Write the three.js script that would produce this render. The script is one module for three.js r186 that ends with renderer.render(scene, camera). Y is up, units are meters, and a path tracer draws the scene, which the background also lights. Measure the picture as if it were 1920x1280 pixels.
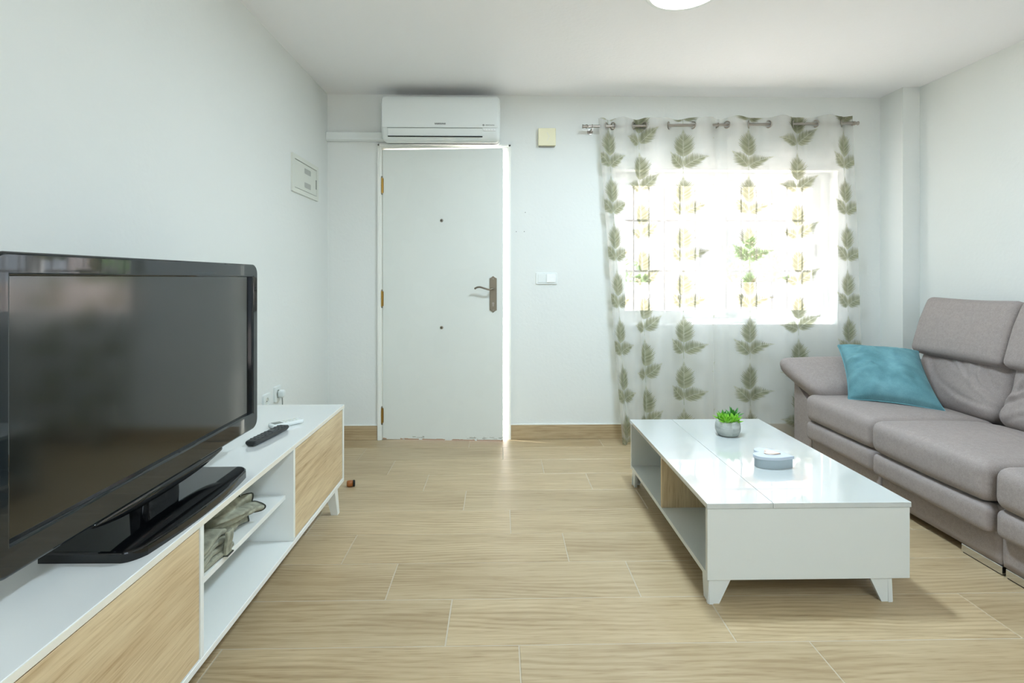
import * as THREE from 'three';
import { RoundedBoxGeometry } from 'three/addons/geometries/RoundedBoxGeometry.js';
import { mergeGeometries, mergeVertices, toCreasedNormals } from 'three/addons/utils/BufferGeometryUtils.js';
import { FontLoader } from 'three/addons/loaders/FontLoader.js';
import { TextGeometry } from 'three/addons/geometries/TextGeometry.js';
import { RectAreaLightUniformsLib } from 'three/addons/lights/RectAreaLightUniformsLib.js';

// ------------------------------------------------------------ camera, sky, sun, exposure
const renderer = new THREE.WebGLRenderer({ antialias: true });
renderer.toneMapping = THREE.LinearToneMapping;
renderer.toneMappingExposure = 1.88;
renderer.shadowMap.enabled = true;
const scene = new THREE.Scene();
const FOCAL = 1040;                                    // in pixels of the 1920 x 1280 frame
const camera = new THREE.PerspectiveCamera(THREE.MathUtils.radToDeg(2 * Math.atan(640 / FOCAL)), 1.5, 0.05, 200);
camera.position.set(0, 1.1246, 0);
camera.rotation.y = -THREE.MathUtils.degToRad(1.2);
camera.setViewOffset(1920, 1280, 0, 119, 1920, 1280);  // lens shifted down: the horizon lies above the middle

scene.background = new THREE.Color().setRGB(0.78, 0.91, 1.04);
scene.backgroundIntensity = 2.15;
const sun = new THREE.DirectionalLight(new THREE.Color().setRGB(0.97, 0.97, 0.99), 20);
sun.position.set(-4.6, 9, -5.6); sun.target.position.set(0.5, 0, -4.2);
sun.castShadow = true; sun.shadow.mapSize.set(2048, 2048);
Object.assign(sun.shadow.camera, { left: -14, right: 14, top: 14, bottom: -14, near: 0.5, far: 40 });
scene.add(sun, sun.target);
RectAreaLightUniformsLib.init();
const LAMP = { color: new THREE.Color().setRGB(0.77, 0.955, 1.10), nits: 126, side: 0.22 };

// ------------------------------------------------------------ helpers
let seedState = 7;
function rnd() { seedState = (seedState * 1664525 + 1013904223) >>> 0; return seedState / 4294967296; }
function hash(x, y, s) { let h = (x * 374761393 + y * 668265263 + s * 974711) | 0; h = Math.imul(h ^ (h >>> 13), 1274126177); return ((h ^ (h >>> 16)) >>> 0) / 4294967296; }
function vnoise(x, y, s = 0) {
  const xi = Math.floor(x), yi = Math.floor(y), fx = x - xi, fy = y - yi, u = fx * fx * (3 - 2 * fx), v = fy * fy * (3 - 2 * fy);
  const a = hash(xi, yi, s), b = hash(xi + 1, yi, s), c = hash(xi, yi + 1, s), d = hash(xi + 1, yi + 1, s);
  return a + (b - a) * u + (c - a) * v + (a - b - c + d) * u * v;
}
function fbm(x, y, s = 0, o = 4) { let t = 0, a = 0.5, n = 0; for (let i = 0; i < o; i++) { t += a * vnoise(x, y, s + i * 17); n += a; x *= 2.03; y *= 2.03; a *= 0.5; } return t / n; }
const clamp = (x, a, b) => Math.min(b, Math.max(a, x)), lerp = (a, b, t) => a + (b - a) * t;
const smooth = (a, b, x) => { const t = clamp((x - a) / (b - a), 0, 1); return t * t * (3 - 2 * t); };
function tex(w, h, fn, srgb = true) {
  const data = new Uint8Array(w * h * 4);
  for (let y = 0; y < h; y++) for (let x = 0; x < w; x++) {
    const c = fn(x / w, y / h, x, y), i = (y * w + x) * 4;
    if (typeof c === 'number') { data[i] = data[i + 1] = data[i + 2] = clamp(c * 255, 0, 255); } else { data[i] = clamp(c[0], 0, 255); data[i + 1] = clamp(c[1], 0, 255); data[i + 2] = clamp(c[2], 0, 255); }
    data[i + 3] = 255;
  }
  const t = new THREE.DataTexture(data, w, h); t.wrapS = t.wrapT = THREE.MirroredRepeatWrapping; t.magFilter = THREE.LinearFilter;
  if (srgb) t.colorSpace = THREE.SRGBColorSpace;
  t.needsUpdate = true; return t;
}
const taken = {};
function numbered(n) { taken[n] = (taken[n] ?? -1) + 1; return taken[n] ? `${n}_${String(taken[n]).padStart(3, '0')}` : n; }
function tag(o, label, category, group) { o.userData.label = label; o.userData.category = category; if (group) o.userData.group = group; return o; }
function shade(o) { o.traverse((m) => { if (m.isMesh) { m.castShadow = true; m.receiveShadow = true; } }); return o; }
function thing(name, label, category, pos = [0, 0, 0], group) {
  const g = new THREE.Group(); g.name = numbered(name); g.position.set(...pos); scene.add(g); tag(g, label, category, group); return g;
}
function struct(name, pos = [0, 0, 0]) { const g = new THREE.Group(); g.name = name; g.position.set(...pos); g.userData.kind = 'structure'; scene.add(g); return g; }
// a part whose geometry is given in world coordinates; it is moved into its owner's frame
function part(owner, name, geo, mat, label) {
  const m = new THREE.Mesh(geo, mat); m.name = name; m.castShadow = m.receiveShadow = true;
  owner.updateWorldMatrix(true, false);
  geo.applyMatrix4(owner.matrixWorld.clone().invert());
  if (label) m.userData.label = label;
  owner.add(m); return m;
}
function local(owner, name, geo, mat, label) {           // the geometry is already in the owner's frame
  const m = new THREE.Mesh(geo, mat); m.name = name; m.castShadow = m.receiveShadow = true; if (label) m.userData.label = label; owner.add(m); return m;
}
function structMesh(name, geo, mat) { const m = new THREE.Mesh(geo, mat); m.name = name; m.castShadow = m.receiveShadow = true; m.userData.kind = 'structure'; scene.add(m); return m; }
function uvMetres(g, along = 'x') {                      // box mapping, uv in metres; grain along the given axis
  if (g.index) g = g.toNonIndexed();
  const p = g.attributes.position, uv = new Float32Array(p.count * 2), A = new THREE.Vector3(), B = new THREE.Vector3(), C = new THREE.Vector3(), n = new THREE.Vector3();
  for (let i = 0; i < p.count; i += 3) {
    A.fromBufferAttribute(p, i); B.fromBufferAttribute(p, i + 1); C.fromBufferAttribute(p, i + 2);
    n.copy(B).sub(A).cross(C.clone().sub(A)); const ax = Math.abs(n.x), ay = Math.abs(n.y), az = Math.abs(n.z);
    [A, B, C].forEach((q, k) => {
      let a, b;
      if (ax >= ay && ax >= az) [a, b] = [q.z, q.y]; else if (ay >= az) [a, b] = [q.x, q.z]; else [a, b] = [q.x, q.y];
      if (along === 'z' && ay >= ax && ay >= az) [a, b] = [b, a];
      if (along === 'y' && !(ay >= ax && ay >= az)) [a, b] = [b, a];
      uv[(i + k) * 2] = a; uv[(i + k) * 2 + 1] = b;
    });
  }
  g.setAttribute('uv', new THREE.BufferAttribute(uv, 2)); return g;
}
// box from limits; d is the distance in front of the camera (world z = -d)
function box(x0, x1, y0, y1, d0, d1, r = 0.0015, seg = 1) {
  const w = Math.abs(x1 - x0), h = Math.abs(y1 - y0), l = Math.abs(d1 - d0);
  const g = r > 0 ? new RoundedBoxGeometry(w, h, l, seg, Math.min(r, w / 2.02, h / 2.02, l / 2.02)) : new THREE.BoxGeometry(w, h, l);
  g.translate((x0 + x1) / 2, (y0 + y1) / 2, -(d0 + d1) / 2); return g;
}
function merged(list) { return mergeGeometries(list.map((g) => { g = g.index ? g.toNonIndexed() : g; for (const k of Object.keys(g.attributes)) if (!['position', 'normal', 'uv'].includes(k)) g.deleteAttribute(k); return g; })); }
// a soft box: rounded edges, bulging sides, then fn(v) in its own centred frame
function softBox(w, h, d, { r = 0.03, puff = [0, 0, 0], step = 0.02, fn } = {}) {
  const g0 = new THREE.BoxGeometry(w, h, d, Math.max(4, Math.round(w / step)), Math.max(4, Math.round(h / step)), Math.max(4, Math.round(d / step)));
  g0.deleteAttribute('normal'); g0.deleteAttribute('uv'); const g = mergeVertices(g0, 1e-5);
  const p = g.attributes.position, v = new THREE.Vector3(), i0 = new THREE.Vector3(), H = [w / 2, h / 2, d / 2];
  for (let i = 0; i < p.count; i++) {
    v.fromBufferAttribute(p, i); i0.copy(v).clamp(new THREE.Vector3(-H[0] + r, -H[1] + r, -H[2] + r), new THREE.Vector3(H[0] - r, H[1] - r, H[2] - r));
    const e = v.clone().sub(i0); if (e.lengthSq() > 0) { e.setLength(r); v.copy(i0).add(e); }
    const q = [v.x / H[0], v.y / H[1], v.z / H[2]], c = [0, 1, 2].map((k) => Math.max(0, 1 - q[k] * q[k]));
    v.x += puff[0] * q[0] * Math.sqrt(c[1] * c[2]); v.y += puff[1] * q[1] * Math.sqrt(c[0] * c[2]); v.z += puff[2] * q[2] * Math.sqrt(c[0] * c[1]);
    if (fn) fn(v, q);
    p.setXYZ(i, v.x, v.y, v.z);
  }
  g.computeVertexNormals();
  const n = g.attributes.normal, uv = new Float32Array(p.count * 2);
  for (let i = 0; i < p.count; i++) { const ax = Math.abs(n.getX(i)), ay = Math.abs(n.getY(i)), az = Math.abs(n.getZ(i)); const [a, b] = ax >= ay && ax >= az ? [p.getZ(i), p.getY(i)] : ay >= az ? [p.getX(i), p.getZ(i)] : [p.getX(i), p.getY(i)]; uv[i * 2] = a; uv[i * 2 + 1] = b; }
  g.setAttribute('uv', new THREE.BufferAttribute(uv, 2)); return g;
}
function noise3(x, y, z, s) { return (vnoise(x + z * 0.71, y - z * 0.43, s) + vnoise(y + x * 0.37, z + x * 0.61, s + 5) + vnoise(z - y * 0.53, x + y * 0.29, s + 9)) / 3 - 0.5; }
function roundedShape(w, h, r) {
  const s = new THREE.Shape(), x = -w / 2, y = -h / 2;
  s.moveTo(x + r, y); s.lineTo(x + w - r, y); s.absarc(x + w - r, y + r, r, -Math.PI / 2, 0); s.lineTo(x + w, y + h - r); s.absarc(x + w - r, y + h - r, r, 0, Math.PI / 2);
  s.lineTo(x + r, y + h); s.absarc(x + r, y + h - r, r, Math.PI / 2, Math.PI); s.lineTo(x, y + r); s.absarc(x + r, y + r, r, Math.PI, Math.PI * 1.5); return s;
}
const extrude = (shape, depth, bevel = 0, seg = 2, curve = 16) => new THREE.ExtrudeGeometry(shape, { depth, bevelEnabled: bevel > 0, bevelSize: bevel, bevelThickness: bevel, bevelOffset: -bevel, bevelSegments: seg, curveSegments: curve });
function prism(points, len, axis) {                     // polygon in (d, h), swept along x from x0; axis 'x'
  const s = new THREE.Shape(points.map(([a, b]) => new THREE.Vector2(a, b))); const g = extrude(s, len, 0); g.rotateY(Math.PI / 2); return g;
}
const font = await new FontLoader().loadAsync('fonts/droid/droid_sans_bold.typeface.json');
function lettering(text, size, depth = 0.0008) { const g = new TextGeometry(text, { font, size, depth, curveSegments: 3, bevelEnabled: false }); g.computeBoundingBox(); const b = g.boundingBox; g.translate(-(b.min.x + b.max.x) / 2, -(b.min.y + b.max.y) / 2, 0); return g; }

// ------------------------------------------------------------ textures and materials
function woodTexture(w, h, mx, my, seed, light, dark, o = {}) {   // mx, my: metres covered; grain runs along u
  const { rings = 26, contrast = 1, pore = 0.3 } = o;
  return tex(w, h, (u, v) => {
    const x = u * mx, y = v * my;
    const warp = (fbm(x * 1.6, y * 5, seed, 2) - 0.5) * 0.09, yy = y + (fbm(x * 2.6, y * 8, seed + 40, 2) - 0.5) * 0.02;
    const ring = 0.5 + 0.5 * Math.sin((y + warp) * rings * 6.283 + 2.2 * fbm(x * 9, y * 40, seed + 61, 2));
    const fine = fbm(x * 16, yy * 330, seed + 11, 3), streak = fbm(x * 6, yy * 80, seed + 23, 3), tone = fbm(x * 2.1, yy * 8, seed + 31, 3), patch = smooth(0.42, 0.68, fbm(x * 2.2, y * 7, seed + 51, 2));
    let k = (0.05 + 0.24 * patch) * Math.pow(ring, 2) + 0.34 * streak + 0.30 * fine + 0.42 * tone - 0.36;
    if (fine > 0.6) k += pore * (fine - 0.6) * 2.5;
    k = clamp(k * contrast, 0, 1);
    return [lerp(light[0], dark[0], k), lerp(light[1], dark[1], k), lerp(light[2], dark[2], k)];
  });
}
const tileTex = []; for (let i = 0; i < 6; i++) tileTex.push(woodTexture(1024, 256, 0.9, 0.2475, 100 + i * 57, [198, 178, 143].map((c) => c * (1 + ((i * 7) % 5 - 2) * 0.013)), [148, 124, 90], { rings: 34 + (i % 3) * 8, contrast: 1.1 }));
const M = {};
function std(name, hex, o = {}) { const m = new THREE.MeshPhysicalMaterial({ color: hex, roughness: 0.5, ...o }); m.name = name; M[name] = m; return m; }
const tileMats = tileTex.map((t, i) => std('wood_tile_' + i, 0xffffff, { map: t, roughness: 0.36, bumpMap: t, bumpScale: 0.0006, specularIntensity: 0.8 }));
const plasterBump = tex(512, 512, (u, v) => fbm(u * 40, v * 40, 5, 4), false); plasterBump.repeat.set(1.6, 1.6);
std('wall_paint', 0xe7eae6, { roughness: 0.72, bumpMap: plasterBump, bumpScale: 0.0006 });
std('ceiling_paint', 0xf5f5f5, { roughness: 0.85, bumpMap: plasterBump, bumpScale: 0.0006 });
std('grout', 0xc6bba6, { roughness: 0.9 });
std('white_trim', 0xf0f0ea, { roughness: 0.5 });
std('frame_paint', 0xf0f1ea, { roughness: 0.42 });
const doorMap = tex(512, 1024, (u, v) => {                       // enamel with chips along the worn lower edge
  const n = fbm(u * 3, v * 6, 71, 3), b = 232 + (n - 0.5) * 5;
  if (v < 0.0028 + 0.002 * fbm(u * 26, 2, 9, 2) && fbm(u * 22, v * 60, 9, 3) > 0.44 - 0.1 * u) return [186, 156, 130];
  if (v > 0.0065 && v < 0.0135 && fbm(u * 38, v * 420, 77, 3) > 0.60 && fbm(u * 7, 4, 78, 2) > 0.42 && u > 0.25) return [184, 186, 176];
  return [b - 2, b + 2, b - 4];
});
std('door_enamel', 0xffffff, { map: doorMap, roughness: 0.42 });
std('brass', 0xb08d4a, { metalness: 1, roughness: 0.32 });
std('aged_nickel', 0x8f8779, { metalness: 1, roughness: 0.42 });
std('chrome', 0xd6d6d6, { metalness: 1, roughness: 0.14 });
std('brushed_steel', 0xa9a29a, { metalness: 1, roughness: 0.35 });
std('white_plastic', 0xe6ebe8, { roughness: 0.38 });
std('white_pvc', 0xf2f3f0, { roughness: 0.35 });
std('cream_plastic', 0xefeac8, { roughness: 0.5 });
std('panel_plastic', 0xdfe2d8, { roughness: 0.5 });
std('grey_plastic', 0x8b8f88, { roughness: 0.5 });
std('dark_plastic', 0x2a2c2c, { roughness: 0.45 });
std('button_grey', 0x4a4d4e, { roughness: 0.5 });
std('black_rubber', 0x151515, { roughness: 0.8 });
std('logo_grey', 0x3c4245, { roughness: 0.5 });
std('logo_silver', 0xc8ccce, { roughness: 0.3, metalness: 0.6 });
std('lacquer', 0xeff2ee, { roughness: 0.28, clearcoat: 0.4, clearcoatRoughness: 0.12 });
std('gloss_lacquer', 0xeef1ef, { roughness: 0.2, clearcoat: 1, clearcoatRoughness: 0.035 });
std('table_gloss', 0xcbd0ce, { roughness: 0.25, clearcoat: 1, clearcoatRoughness: 0.02 });
std('table_lacquer', 0xdce0dc, { roughness: 0.3 });
std('edge_band', 0xeae6d8, { roughness: 0.4 });
const oakA = woodTexture(1024, 1024, 0.65, 0.65, 900, [224, 203, 164], [172, 141, 102], { rings: 26, contrast: 1.15 });
oakA.repeat.set(1 / 0.65, 1 / 0.65);
std('oak_foil', 0xffffff, { map: oakA, roughness: 0.45, bumpMap: oakA, bumpScale: 0.0005 });
std('piano_black', 0x0a0b0d, { roughness: 0.04 });
std('bezel_black', 0x1b2125, { roughness: 0.035, ior: 1.55 });
std('screen_glass', 0x0d0f0f, { roughness: 0.10, ior: 1.75, specularIntensity: 1 });
function fabricTexture(seed, base, amp) {
  return tex(512, 512, (u, v) => { const weave = vnoise(u * 256, v * 512, seed) * 0.5 + vnoise(u * 512, v * 256, seed + 3) * 0.5, mid = fbm(u * 40, v * 40, seed + 9, 3), k = (weave - 0.5) * amp + (mid - 0.5) * amp * 0.35; return base.map((c) => c * (1 + k)); });
}
const sofaMap = fabricTexture(300, [161, 151, 147], 0.24); sofaMap.repeat.set(1 / 0.42, 1 / 0.42);
std('sofa_fabric', 0xffffff, { map: sofaMap, roughness: 0.95, bumpMap: sofaMap, bumpScale: 0.0003, sheen: 0.25, sheenColor: new THREE.Color(0.9, 0.85, 0.85), sheenRoughness: 0.6, specularIntensity: 0.3 });
const tealMap = tex(512, 512, (u, v) => { const k = (fbm(u * 5, v * 7, 410, 4) - 0.5) * 0.30 + (vnoise(u * 300, v * 300, 5) - 0.5) * 0.08; return [106 * (1 + k * 1.3), 152 * (1 + k), 160 * (1 + k)]; });
std('teal_velvet', 0xffffff, { map: tealMap, roughness: 0.9, sheen: 0.8, sheenColor: new THREE.Color(0.6, 0.85, 0.95), sheenRoughness: 0.45, specularIntensity: 0.3 });
const clothMap = tex(256, 256, (u, v) => { const k = (fbm(u * 9, v * 9, 510, 4) - 0.5) * 0.5, c = 1 + k; return [150 * c, 150 * c, 132 * c]; }); clothMap.repeat.set(6, 6);
std('grey_cloth', 0xffffff, { map: clothMap, roughness: 0.95 });
std('dark_piping', 0x3a3d34, { roughness: 0.9 });
const concreteMap = tex(256, 256, (u, v) => { const k = (fbm(u * 5, v * 16, 610, 4) - 0.5) * 0.28 + (vnoise(u * 90, v * 90, 6) - 0.5) * 0.06; return [176 * (1 + k), 180 * (1 + k), 174 * (1 + k)]; });
std('concrete', 0xffffff, { map: concreteMap, roughness: 0.85, bumpMap: concreteMap, bumpScale: 0.0015 });
std('soil', 0x4a3a28, { roughness: 1 });
std('succulent_leaf', 0x79b82e, { roughness: 0.42 });
std('succulent_dark', 0x3f8432, { roughness: 0.42 });
std('box_blue_grey', 0xa6b3b8, { roughness: 0.5 });
std('box_lid', 0xc3ccd6, { roughness: 0.42 });
std('silver', 0xd9cfc8, { metalness: 1, roughness: 0.22 });
std('varnished_wood', 0x9a5a26, { roughness: 0.35 });
std('window_glass', 0xffffff, { transmission: 1, thickness: 0, roughness: 0.0, ior: 1.5 });
std('painted_iron', 0x6e6963, { roughness: 0.5 });
std('lamp_diffuser', 0xffffff, { roughness: 0.6, emissive: 0xffffff, emissiveIntensity: 3.0 });
std('patio_tile', 0xe0d6ce, { roughness: 0.8 });
std('far_wall', 0xf0e2da, { roughness: 0.9 });
std('roof_tile', 0xb06a4a, { roughness: 0.9 });
std('shrub_leaf', 0x5f8a3c, { roughness: 0.7 });
std('hole', 0x6a665c, { roughness: 1 });

// ------------------------------------------------------------ the room shell
const XL = -1.20, XR = 2.805, DB = 3.875, HC = 2.40, DR = -2.6, WT = 0.23;
const shell = (x0, x1, y0, y1, d0, d1) => uvMetres(box(x0, x1, y0, y1, d0, d1, 0));
structMesh('wall_left', shell(XL - 0.15, XL, -0.02, HC + 0.12, DR - 0.15, DB + WT), M.wall_paint);
structMesh('wall_right', shell(XR, XR + 0.15, -0.02, HC + 0.12, DR - 0.15, DB + WT), M.wall_paint);
const RO = { x0: 0.1, x1: 1.6, y1: 2.12 };               // glazed door to a terrace behind the camera: the cool light on everything that faces it
structMesh('wall_rear', merged([shell(XL, RO.x0, -0.02, HC, DR - 0.15, DR), shell(RO.x1, XR, -0.02, HC, DR - 0.15, DR), shell(RO.x0, RO.x1, RO.y1, HC, DR - 0.15, DR)]), M.wall_paint);
{
  const w = struct('door_2'), { x0, x1, y1 } = RO, f = 0.05, dd = DR - 0.09;
  part(w, 'frame', merged([box(x0, x0 + f, 0, y1, dd, dd + 0.06), box(x1 - f, x1, 0, y1, dd, dd + 0.06), box(x0 + f, x1 - f, y1 - f, y1, dd, dd + 0.06), box(x0 + f, x1 - f, 0, 0.03, dd, dd + 0.06)]), M.white_pvc);
  const mid = (x0 + x1) / 2;
  for (const [a, b, o] of [[x0 + f, mid + 0.03, 0.004], [mid - 0.03, x1 - f, 0.032]]) {
    const s = part(w, 'sash', merged([box(a, a + 0.06, 0.03, y1 - f, dd + o, dd + o + 0.024), box(b - 0.06, b, 0.03, y1 - f, dd + o, dd + o + 0.024), box(a + 0.06, b - 0.06, 0.03, 0.1, dd + o, dd + o + 0.024), box(a + 0.06, b - 0.06, y1 - f - 0.06, y1 - f, dd + o, dd + o + 0.024)]), M.white_pvc);
    const g = new THREE.PlaneGeometry(b - a - 0.11, y1 - 0.2); g.translate((a + b) / 2, (y1 + 0.0) / 2, -(dd + o + 0.012)); part(s, 'pane', g, M.window_glass);
  }
  const tr = struct('terrace'); part(tr, 'paving', box(-6, 7, -0.12, -0.03, DR - 7, DR - 0.15, 0.004), M.patio_tile);
}
structMesh('ceiling', shell(XL, XR, HC, HC + 0.12, DR - 0.15, DB + WT), M.ceiling_paint);
structMesh('wall_pillar', shell(2.69, XR, 0, HC, 3.652, DB), M.wall_paint);
// back wall round the door and the window
const DO = { x0: -0.841, x1: 0.062, y1: 2.042 }, WI = { x0: 0.80, x1: 2.385, y0: 0.785, y1: 1.885 };
const wallBack = struct('wall_back');
part(wallBack, 'plaster', merged([
  shell(XL, DO.x0, -0.02, HC, DB, DB + WT), shell(DO.x0, DO.x1, DO.y1, HC, DB, DB + WT), shell(DO.x1, WI.x0, -0.02, HC, DB, DB + WT),
  shell(WI.x0, WI.x1, -0.02, WI.y0, DB, DB + WT), shell(WI.x0, WI.x1, WI.y1, HC, DB, DB + WT), shell(WI.x1, XR, -0.02, HC, DB, DB + WT)]), M.wall_paint);
for (const [x, y] of [[0.174, 1.583], [0.111, 1.448], [0.167, 1.449]]) {
  const g = new THREE.CircleGeometry(0.003, 10); g.translate(x, y, -DB + 0.0008); part(wallBack, 'drill_hole', g, M.hole);
}
// floor: grout bed and every wood-look tile
const floor = struct('floor');
part(floor, 'grout_bed', shell(XL, XR, -0.08, -0.0012, DR, DB), M.grout);
part(floor, 'threshold', box(DO.x0, DO.x1, -0.08, -0.0006, DB, DB + WT, 0), M.grout);
function tileGeometry(x0, x1, z0, z1, uv0, uv1, flip) {
  const c = 0.0014, b = -0.008, q = [];
  const T = [[x0 + c, 0, z1 - c], [x1 - c, 0, z1 - c], [x1 - c, 0, z0 + c], [x0 + c, 0, z0 + c]], S = [[x0, -c, z1], [x1, -c, z1], [x1, -c, z0], [x0, -c, z0]], B = S.map(([x, , z]) => [x, b, z]);
  q.push(T); for (let i = 0; i < 4; i++) { const j = (i + 1) % 4; q.push([S[i], S[j], T[j], T[i]], [B[i], B[j], S[j], S[i]]); }
  const pos = [], uv = [], U = (p) => { let u = lerp(uv0, uv1, (p[0] - x0) / (x1 - x0)), v = (p[2] - z0) / 0.2475; if (flip) { u = 1 - u; v = 1 - v; } return [u, v]; };
  for (const f of q) for (const k of [0, 1, 2, 0, 2, 3]) { pos.push(...f[k]); uv.push(...U(f[k])); }
  const g = new THREE.BufferGeometry(); g.setAttribute('position', new THREE.Float32BufferAttribute(pos, 3)); g.setAttribute('uv', new THREE.Float32BufferAttribute(uv, 2)); g.computeVertexNormals(); return g;
}
{
  const P = 0.2482, L = 0.9, G = 0.0018, seams = { 0: 0.017, 1: 0.252, 2: 0.491, 3: 0.72, 4: 0.046, 5: 0.273, 6: 0.497, 7: 0.731, 8: 0.057 };
  let n = 0;
  for (let row = -1; row < 25; row++) {                    // row 0 lies against d = 3.685 .. 3.437
    const dFar = Math.min(DB, 3.437 + P - row * P), dNear = Math.max(DR, 3.437 - row * P);
    if (dFar - dNear < 0.01) continue;
    const s0 = seams[row] ?? (0.017 + row * 0.2275);
    let k = Math.floor((XL - s0) / L);
    for (; ; k++) {
      const a = s0 + k * L, b = a + L; if (a >= XR) break; if (b <= XL) continue;
      const x0 = Math.max(a, XL), x1 = Math.min(b, XR); if (x1 - x0 < 0.02) continue;
      const m = part(floor, 'tile', tileGeometry(x0 + G, x1 - G, -dFar + G, -dNear - G, (x0 - a) / L, (x1 - a) / L, rnd() < 0.5), tileMats[Math.floor(rnd() * 6)]); m.position.y = (rnd() - 0.5) * 0.0006; n++;
    }
  }
}
// skirting of the same tile, with a white bead on top
function skirting(name, runs) {
  const g = struct(name);
  for (const [x0, x1, d0, d1] of runs) {
    const alongX = Math.abs(x1 - x0) > Math.abs(d1 - d0), len = alongX ? x1 - x0 : d1 - d0, n = Math.max(1, Math.ceil(len / 0.9));
    for (let i = 0; i < n; i++) {
      const a = i * 0.9, b = Math.min(len, a + 0.9) - 0.0015; if (b - a < 0.02) continue;
      let q = alongX ? box(x0 + a, x0 + b, 0.001, 0.099, d0, d1, 0.001) : box(x0, x1, 0.001, 0.099, d0 + a, d0 + b, 0.001);
      q = uvMetres(q); const uv = q.attributes.uv; for (let k = 0; k < uv.count; k++) uv.setXY(k, uv.getX(k) / 0.9, uv.getY(k) / 0.2475);
      part(g, 'skirting_tile', q, tileMats[(i * 2 + 1) % 6]);
    }
    part(g, 'bead', box(x0, x1, 0.0993, 0.106, d0, d1, 0.001), M.white_trim, 'thin white bead');
  }
}
skirting('baseboard_back', [[XL + 0.012, DO.x0 - 0.012, DB - 0.009, DB], [DO.x1 + 0.010, 2.69, DB - 0.009, DB]]);
skirting('baseboard_left', [[XL, XL + 0.009, DR, DB]]);
skirting('baseboard_right', [[XR - 0.009, XR, DR, 3.64]]);
skirting('baseboard_rear', [[XL + 0.012, RO.x0, DR, DR + 0.009], [RO.x1, XR - 0.012, DR, DR + 0.009]]);

// door frame (lining and architrave), then the leaf standing a few centimetres ajar
const frame = struct('trim_1');
part(frame, 'jamb', box(DO.x0, -0.822, 0, DO.y1, DB - 0.012, DB + 0.12, 0.002), M.frame_paint);
part(frame, 'jamb', box(0.048, DO.x1, 0, DO.y1, DB - 0.012, DB + 0.12, 0.002), M.frame_paint);
part(frame, 'head', box(-0.822, 0.048, 2.026, DO.y1, DB - 0.012, DB + 0.12, 0.002), M.frame_paint);
part(frame, 'stop', box(-0.822, -0.806, 0, 2.026, DB + 0.046, DB + 0.06, 0.002), M.frame_paint);
part(frame, 'stop', box(-0.806, 0.048, 2.008, 2.026, DB + 0.046, DB + 0.06, 0.002), M.frame_paint);
part(frame, 'architrave', box(DO.x0 - 0.011, DO.x0 + 0.006, 0, DO.y1 + 0.011, DB - 0.018, DB, 0.003), M.frame_paint);
part(frame, 'architrave', box(DO.x1 - 0.006, DO.x1 + 0.011, 0, DO.y1 + 0.011, DB - 0.018, DB, 0.003), M.frame_paint);
part(frame, 'architrave', box(DO.x0 - 0.011, DO.x1 + 0.011, DO.y1 - 0.006, DO.y1 + 0.011, DB - 0.018, DB, 0.003), M.frame_paint);
const door = new THREE.Group(); door.name = 'door_1'; door.userData.kind = 'structure'; door.userData.label = 'plain white door standing slightly ajar beneath the air conditioner';
door.position.set(-0.818, 0.006, -(DB - 0.004)); door.rotation.y = -THREE.MathUtils.degToRad(5.0); scene.add(door);
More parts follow.
